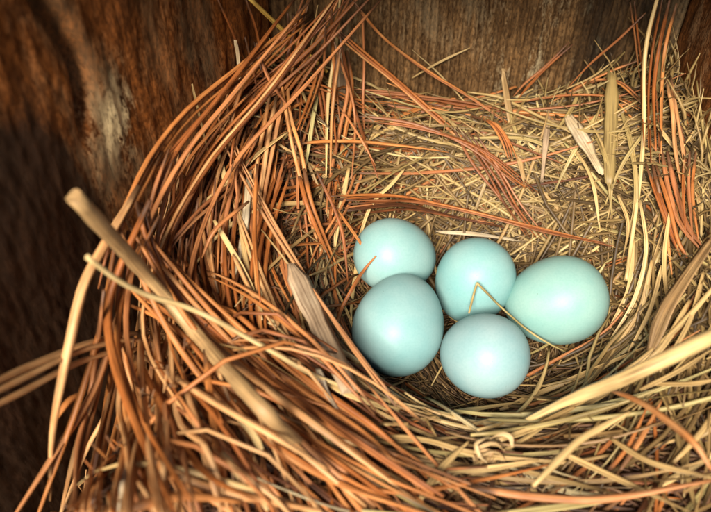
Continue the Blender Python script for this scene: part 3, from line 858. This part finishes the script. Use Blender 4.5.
# front
needles([[(470, 487, 0.9), (540, 497, 0.9), (610, 498, 0.9), (712, 480, 0.9)],
         [(605, 388, 1.5), (640, 402, 1.6), (672, 424, 1.7), (695, 444, 1.7), (712, 470, 1.7)]], 0.74, 0.18, 20)
needles([[(330, 478, 0.6), (400, 492, 0.7), (480, 480, 0.7), (560, 462, 0.6)], [(620, 470, 0.5), (640, 440, 0.6), (662, 400, 0.6)],
         [(600, 480, 0.5), (628, 446, 0.6), (648, 405, 0.6)], [(500, 415, 0.3), (560, 395, 0.4), (620, 375, 0.4), (700, 330, 0.5)]], 0.55, 0.11, 18)

def grasses(paths, mean=0.6, w=0.09, kind='grass', sect='blade', n=18, **kw):
    for p in paths:
        part(pxs(*p), w * 0.8, kind, sect, min(1, max(0, mean + U(-0.1, 0.1))), n, roll=U(-0.4, 0.4), twist=U(-0.8, 0.8), wob=0.15, **kw)
grasses([[(405, 168, 0.35), (392, 184, 0.4), (372, 204, 0.45), (360, 236, 0.4), (354, 262, 0.3)]], 0.55, 0.085)
grasses([[(430, 155, 0.4), (395, 172, 0.4), (360, 200, 0.35), (345, 232, 0.2)]], 0.42, 0.08, 'green')
grasses([[(365, 230, 0.45), (362, 250, 0.5), (364, 266, 0.5)]], 0.2, 0.07, 'grass')
grasses([[(318, 91, 0.5), (312, 125, 0.5), (306, 165, 0.4)]], 0.85, 0.10, 'green')
grasses([[(340, 0, 0.6), (336, 45, 0.6), (328, 100, 0.5), (326, 178, 0.4)]], 0.8, 0.09)
grasses([[(545, 98, 0.5), (590, 78, 0.5), (615, 60, 0.5)], [(412, 78, 0.2), (440, 62, 0.2), (470, 48, 0.1)], [(412, 50, 0.1), (440, 75, 0.2), (470, 108, 0.3)]], 0.75, 0.07)
grasses([[(540, 130, 0.4), (580, 150, 0.4), (620, 180, 0.3)], [(600, 110, 0.5), (575, 150, 0.4), (555, 190, 0.3)], [(655, 120, 0.5), (625, 160, 0.4), (605, 205, 0.3)],
         [(470, 138, 0.4), (530, 140, 0.4), (575, 165, 0.3)], [(505, 95, 0.3), (515, 130, 0.4), (530, 175, 0.3)]], 0.55, 0.10, 'green')
grasses([[(652, 260, 0.4), (640, 310, 0.4), (612, 352, 0.35), (585, 378, 0.3)], [(634, 240, 0.3), (628, 290, 0.3), (606, 335, 0.25)],
         [(690, 300, 0.5), (660, 350, 0.5), (620, 380, 0.5)], [(618, 195, 0.4), (628, 225, 0.4), (622, 262, 0.3)]], 0.55, 0.12)
grasses([[(318, 5, 0.7), (312, 45, 0.7), (300, 92, 0.6)], [(288, 132, 0.7), (258, 154, 0.7), (228, 182, 0.6), (200, 205, 0.5)], [(349, 168, 0.3), (338, 222, 0.3), (334, 254, 0.2)],
         [(214, 220, 0.7), (244, 272, 0.7), (263, 314, 0.6)], [(218, 150, 0.5), (228, 200, 0.5), (226, 260, 0.4)], [(240, 210, 0.5), (246, 262, 0.5), (262, 320, 0.4)]], 0.62, 0.12)
grasses([[(660, 44, 0.5), (657, 84, 0.5), (650, 120, 0.4)], [(625, 52, 0.4), (602, 74, 0.4), (574, 86, 0.3)], [(698, 160, 0.2), (690, 200, 0.3), (676, 250, 0.3)],
         [(620, 105, 0.4), (632, 150, 0.4), (636, 200, 0.3), (624, 250, 0.3)], [(590, 120, 0.4), (606, 160, 0.4), (612, 215, 0.3)]], 0.4, 0.12, 'green')
grasses([[(656, 124, 0.5), (668, 140, 0.5), (683, 158, 0.4)], [(694, 180, 0.3), (700, 210, 0.3), (702, 235, 0.3)], [(662, 265, 0.4), (650, 310, 0.4), (628, 352, 0.4)],
         [(640, 200, 0.4), (646, 250, 0.4), (634, 300, 0.35), (610, 340, 0.3)], [(670, 210, 0.4), (664, 260, 0.4), (668, 310, 0.4)], [(704, 270, 0.4), (690, 320, 0.5), (660, 372, 0.5)],
         [(580, 108, 0.5), (600, 140, 0.4), (612, 180, 0.35), (606, 230, 0.2)], [(560, 130, 0.4), (590, 175, 0.35), (600, 230, 0.25)]], 0.66, 0.10)
# rim at the front: blades lying across
grasses([[(316, 375, 0.4), (350, 395, 0.4), (400, 410, 0.4), (450, 410, 0.35)], [(345, 362, 0.2), (395, 385, 0.25), (445, 405, 0.25)],
         [(385, 425, 0.5), (430, 418, 0.5), (470, 410, 0.5), (520, 402, 0.4)], [(375, 436, 0.5), (425, 440, 0.6), (480, 455, 0.6), (560, 462, 0.6)],
         [(330, 420, 0.5), (390, 440, 0.5), (470, 436, 0.5)], [(500, 440, 0.7), (540, 425, 0.8), (590, 398, 0.9)], [(470, 425, 0.6), (530, 412, 0.7), (585, 396, 0.8)],
         [(560, 452, 0.6), (620, 480, 0.7), (690, 512, 0.7)], [(610, 438, 0.6), (650, 462, 0.7), (712, 478, 0.7)], [(500, 410, 0.4), (560, 384, 0.4), (650, 345, 0.4)],
         [(640, 390, 0.8), (680, 370, 0.9), (714, 348, 1.0)], [(650, 384, 0.7), (690, 384, 0.8), (714, 380, 0.8)], [(420, 500, 0.6), (440, 470, 0.7), (470, 440, 0.6)],
         [(520, 470, 0.6), (560, 480, 0.6), (640, 500, 0.6)], [(400, 462, 0.5), (470, 470, 0.6), (540, 460, 0.6)], [(320, 455, 0.5), (380, 470, 0.6), (440, 505, 0.6)]], 0.6, 0.13)
grasses([[(533, 486, 1.1), (575, 444, 1.2), (600, 428, 1.2), (630, 412, 1.2)]], 0.7, 0.15, 'grass', 'stem')
grasses([[(262, 450, 0.8), (250, 430, 0.8), (226, 405, 0.8)], [(222, 452, 1.0), (240, 476, 1.0), (268, 510, 1.0)]], 0.85, 0.13)
grasses([[(128, 420, 0.9), (124, 470, 1.0), (118, 512, 1.0)], [(136, 400, 0.9), (128, 440, 1.0), (122, 490, 1.0)]], 0.8, 0.075, 'bark')
grasses([[(318, 368, 0.6), (326, 392, 0.7), (344, 418, 0.6)]], 0.9, 0.17, 'bark')
grasses([[(250, 168, 0.5), (247, 205, 0.5), (243, 240, 0.45), (234, 278, 0.35)]], 0.55, 0.17, 'bark', 'sliver', ragged=0.08)
grasses([[(235, 40, 0.5), (238, 60, 0.5), (240, 100, 0.4)]], 0.4, 0.11, 'bark')
grasses([[(192, 84, 0.3), (198, 110, 0.4), (208, 152, 0.5)]], 0.6, 0.07)

# chips and strips of wood standing at the back
def chip(path, w, rnd, kind='wood_sliver', taper=(0.7, 0.6)):
    part(pxs(*path), w, kind, 'sliver', rnd, 14, taper=taper, wob=0.35, ragged=0.12, roll=U(-0.2, 0.2))
chip([(612, 74, 0.55), (611, 120, 0.5), (609, 186, 0.45)], 0.27, 0.3, 'green', (0.9, 0.7))
chip([(568, 116, 0.6), (582, 138, 0.55), (600, 170, 0.5)], 0.32, 0.5, 'bark')
chip([(503, 74, 0.5), (510, 115, 0.5), (524, 180, 0.45)], 0.2, 0.45, 'stalk')
chip([(549, 108, 0.5), (546, 140, 0.5), (542, 180, 0.45)], 0.12, 0.4, 'wood_sliver')
chip([(341, 55, 0.2), (342, 85, 0.3), (340, 120, 0.3)], 0.26, 0.3, 'wood_sliver')
chip([(440, 232, 0.4), (475, 234, 0.42), (516, 240, 0.4)], 0.13, 0.7, 'bark')

# ------------------------------------------------------------------ loose things resting on the nest and the eggs
def thing(name, pts, width, mat, sect, rnd, n, label, cat, **kw):
    m = Mesh(); m.strand(pts, width, sect, rnd, n, **kw)
    return m.build(name, M[mat], None, None, label, cat)

thing('dry_stalk', pxs((74, 196, 2.3), (147, 276, 2.6), (200, 338, 2.45), (256, 402, 2.0)) + [surf(286, 432, 1.3), surf(318, 462, 0.2)], 0.225, 'stalk', 'round', 0.3, 44,
      "thick tan broken stalk slanting across the rusty needles at the left", 'stalk', taper=(1.0, 0.8), wob=0.22, ragged=0.09)
thing('wood_sliver', pxs((291, 264, 0.75), (312, 310, 0.85), (350, 392, 0.75)), 0.42, 'wood_sliver', 'sliver', 0.5, 18,
      "flat grey-tan wood sliver wedged left of the front left egg", 'wood sliver', taper=(0.35, 0.75), wob=0.2, ragged=0.05, roll=0.3)
thing('straw_stem', pxs((745, 318, 2.6), (709, 338, 2.6), (638, 372, 2.2), (600, 388, 1.8), (560, 404, 1.4), (520, 424, 1.0)), 0.22, 'grass', 'round', 0.72, 28,
      "thick blurred golden straw rising across the lower right corner", 'straw', taper=(1.0, 0.35), wob=0.12)
thing('yellow_stem', pxs((248, -3, 0.7), (272, 20, 0.7), (293, 40, 0.7), (327, 72, 0.6)), 0.10, 'yellow', 'stem', 0.7, 14,
      "short yellow stem slanting down from the top edge, left of centre", 'stem', taper=(0.9, 0.8))
thing('broad_grass_blade', pxs((650, 352, 0.6), (666, 311, 0.9), (684, 282, 1.1), (714, 238, 1.2)), 0.30, 'stalk', 'blade', 0.2, 20,
      "broad brown striped grass blade curving up at the right edge", 'grass blade', taper=(0.4, 0.9), twist=0.5, roll=0.5)
thing('pale_stem', pxs((658, -4, 0.9), (648, 35, 0.9), (644, 70, 0.8), (644, 123, 0.6), (640, 180, 0.5), (631, 245, 0.4), (626, 280, 0.3)), 0.085, 'grass', 'stem', 0.72, 26,
      "tall pale stem standing upright at the right side of the nest", 'stem', taper=(0.8, 0.8))
thing('long_straw', pxs((87, 257, 2.7), (118, 280, 2.9), (150, 296, 2.9), (199, 312, 2.5), (270, 350, 1.5), (314, 375, 0.7), (380, 398, 0.5), (450, 414, 0.45)), 0.085, 'grass', 'stem', 0.78, 34,
      "long thin yellow straw crossing the thick tan stalk", 'straw', taper=(1, 0.5))

# shapes that rest on the eggs
def on_egg(px, py, pad):
    """where the line of sight meets an egg, raised off the shell; else the nest"""
    r = ray(px, py)
    for t in np.linspace(9, 22, 1300):
        p = CAM + r * t
        for c, ax, a, b in EGG_C:
            d = p - c; q = d @ ax
            if (q / (a + pad)) ** 2 + (np.linalg.norm(d - ax * q) / (b + pad)) ** 2 < 1: return p
        if p[2] <= nest_z(p[0], p[1]) + pad: return p
    return p
b3 = [on_egg(*q) for q in ((469, 313, 0.05), (473, 297, 0.22))] + [on_egg(477, 283, 0.3)] + [on_egg(*q) for q in ((489, 295, 0.16), (502, 308, 0.10), (525, 328, 0.08), (548, 343, 0.12), (566, 352, 0.15))]
m = Mesh()
m.strand(b3[:3], 0.042, 'stem', 0.6, 8, taper=(0.8, 1))
m.strand(b3[2:], 0.046, 'stem', 0.65, 20, taper=(1, 0.6))
m.build('bent_grass_stem', M['green'], None, None, "thin bent dry grass stem lying over the front and middle eggs", 'grass stem')
ln = [surf(333, 340, 0.2), surf(340, 312, 0.45), on_egg(352, 289, 0.25), on_egg(364, 270, 0.14), on_egg(376, 256, 0.07)]
thing('loose_pine_needle', ln, 0.075, 'needle', 'needle', 0.5, 14, "short rusty needle leaning on the back left egg", 'pine needle')

# curled tendril in front of the front egg
def curl(px, py, off, r0, r1, turns, tilt, lead):
    c = surf(px, py, off)
    pts = []
    for i in range(int(turns * 12) + 1):
        a = i / 12 * 2 * math.pi
        r = r0 + (r1 - r0) * i / (turns * 12)
        pts.append(c + RIGHT * r * math.cos(a) + UP * r * math.sin(a) - FWD * (tilt * i / 12))
    return pts + [surf(*q) for q in lead]
thing('curled_tendril', curl(487, 388, 0.3, 0.13, 0.17, 1.5, 0.05, [(478, 402, 0.3), (474, 430, 0.2)]), 0.045, 'grass', 'stem', 0.25, 46,
      "small brown looped tendril just below the front egg", 'tendril', taper=(0.7, 0.7))
# crumpled scrap of dry leaf
def scrap():
    c = surf(490, 458, 0.55)
    m = Mesh()
    for (dx, dy, r, a0, turns, w, rn) in ((0, 0, 0.26, 0.6, 1.3, 0.10, 0.6), (0.02, 0.14, 0.32, 0.3, 0.6, 0.09, 0.9), (-0.04, -0.14, 0.18, 4.0, 1.1, 0.10, 0.3), (0.14, -0.1, 0.16, 1.0, 0.8, 0.10, 0.1), (-0.1, 0.05, 0.14, 3.0, 1.0, 0.08, 0.2)):
        pts = []
        for i in range(12):
            f = i / 11; a = a0 + turns * 2 * math.pi * f
            rr = r * (1 - 0.35 * f) * (1 + 0.35 * mnoise.noise(Vector((f * 4, rn * 20, 0))))
            pts.append(c + RIGHT * (dx + rr * math.cos(a)) + UP * (dy + 0.8 * rr * math.sin(a)) - FWD * (0.15 * f + 0.14 * mnoise.noise(Vector((f * 5, rn * 33, 3)))))
        m.strand(pts, w, 'blade', rn, 26, twist=U(2, 4), wob=0.6, ragged=0.05, taper=(0.5, 0.4))
    m.build('curled_leaf', M['stalk'], None, None, "crumpled pale brown curl of dry leaf in the front rim", 'dry leaf')
scrap()

print("PARTS", counts)
for (c, ax, a, b), e in zip(EGG_C, EGGS):
    # silhouette box in measured pixels
    q = []
    axv = Vector(ax); o1 = axv.orthogonal().normalized(); o2 = axv.cross(o1)
    for j in range(40):
        th = math.pi * j / 39
        for f in np.linspace(0, 6.28, 40):
            r = b * math.sin(th) * (1 + 0.10 * math.cos(th))
            p = c + ax * a * math.cos(th) + np.array(o1) * r * math.cos(f) + np.array(o2) * r * math.sin(f)
            q.append(project(p)[:2])
    q = np.array(q)
    print("EGG", q.min(0).round(), q.max(0).round(), c.round(2), "depth", round(project(c)[2], 2))
for i in range(5):
    print([round(float(np.linalg.norm(EGG_C[i][0] - EGG_C[j][0])), 2) for j in range(5)])
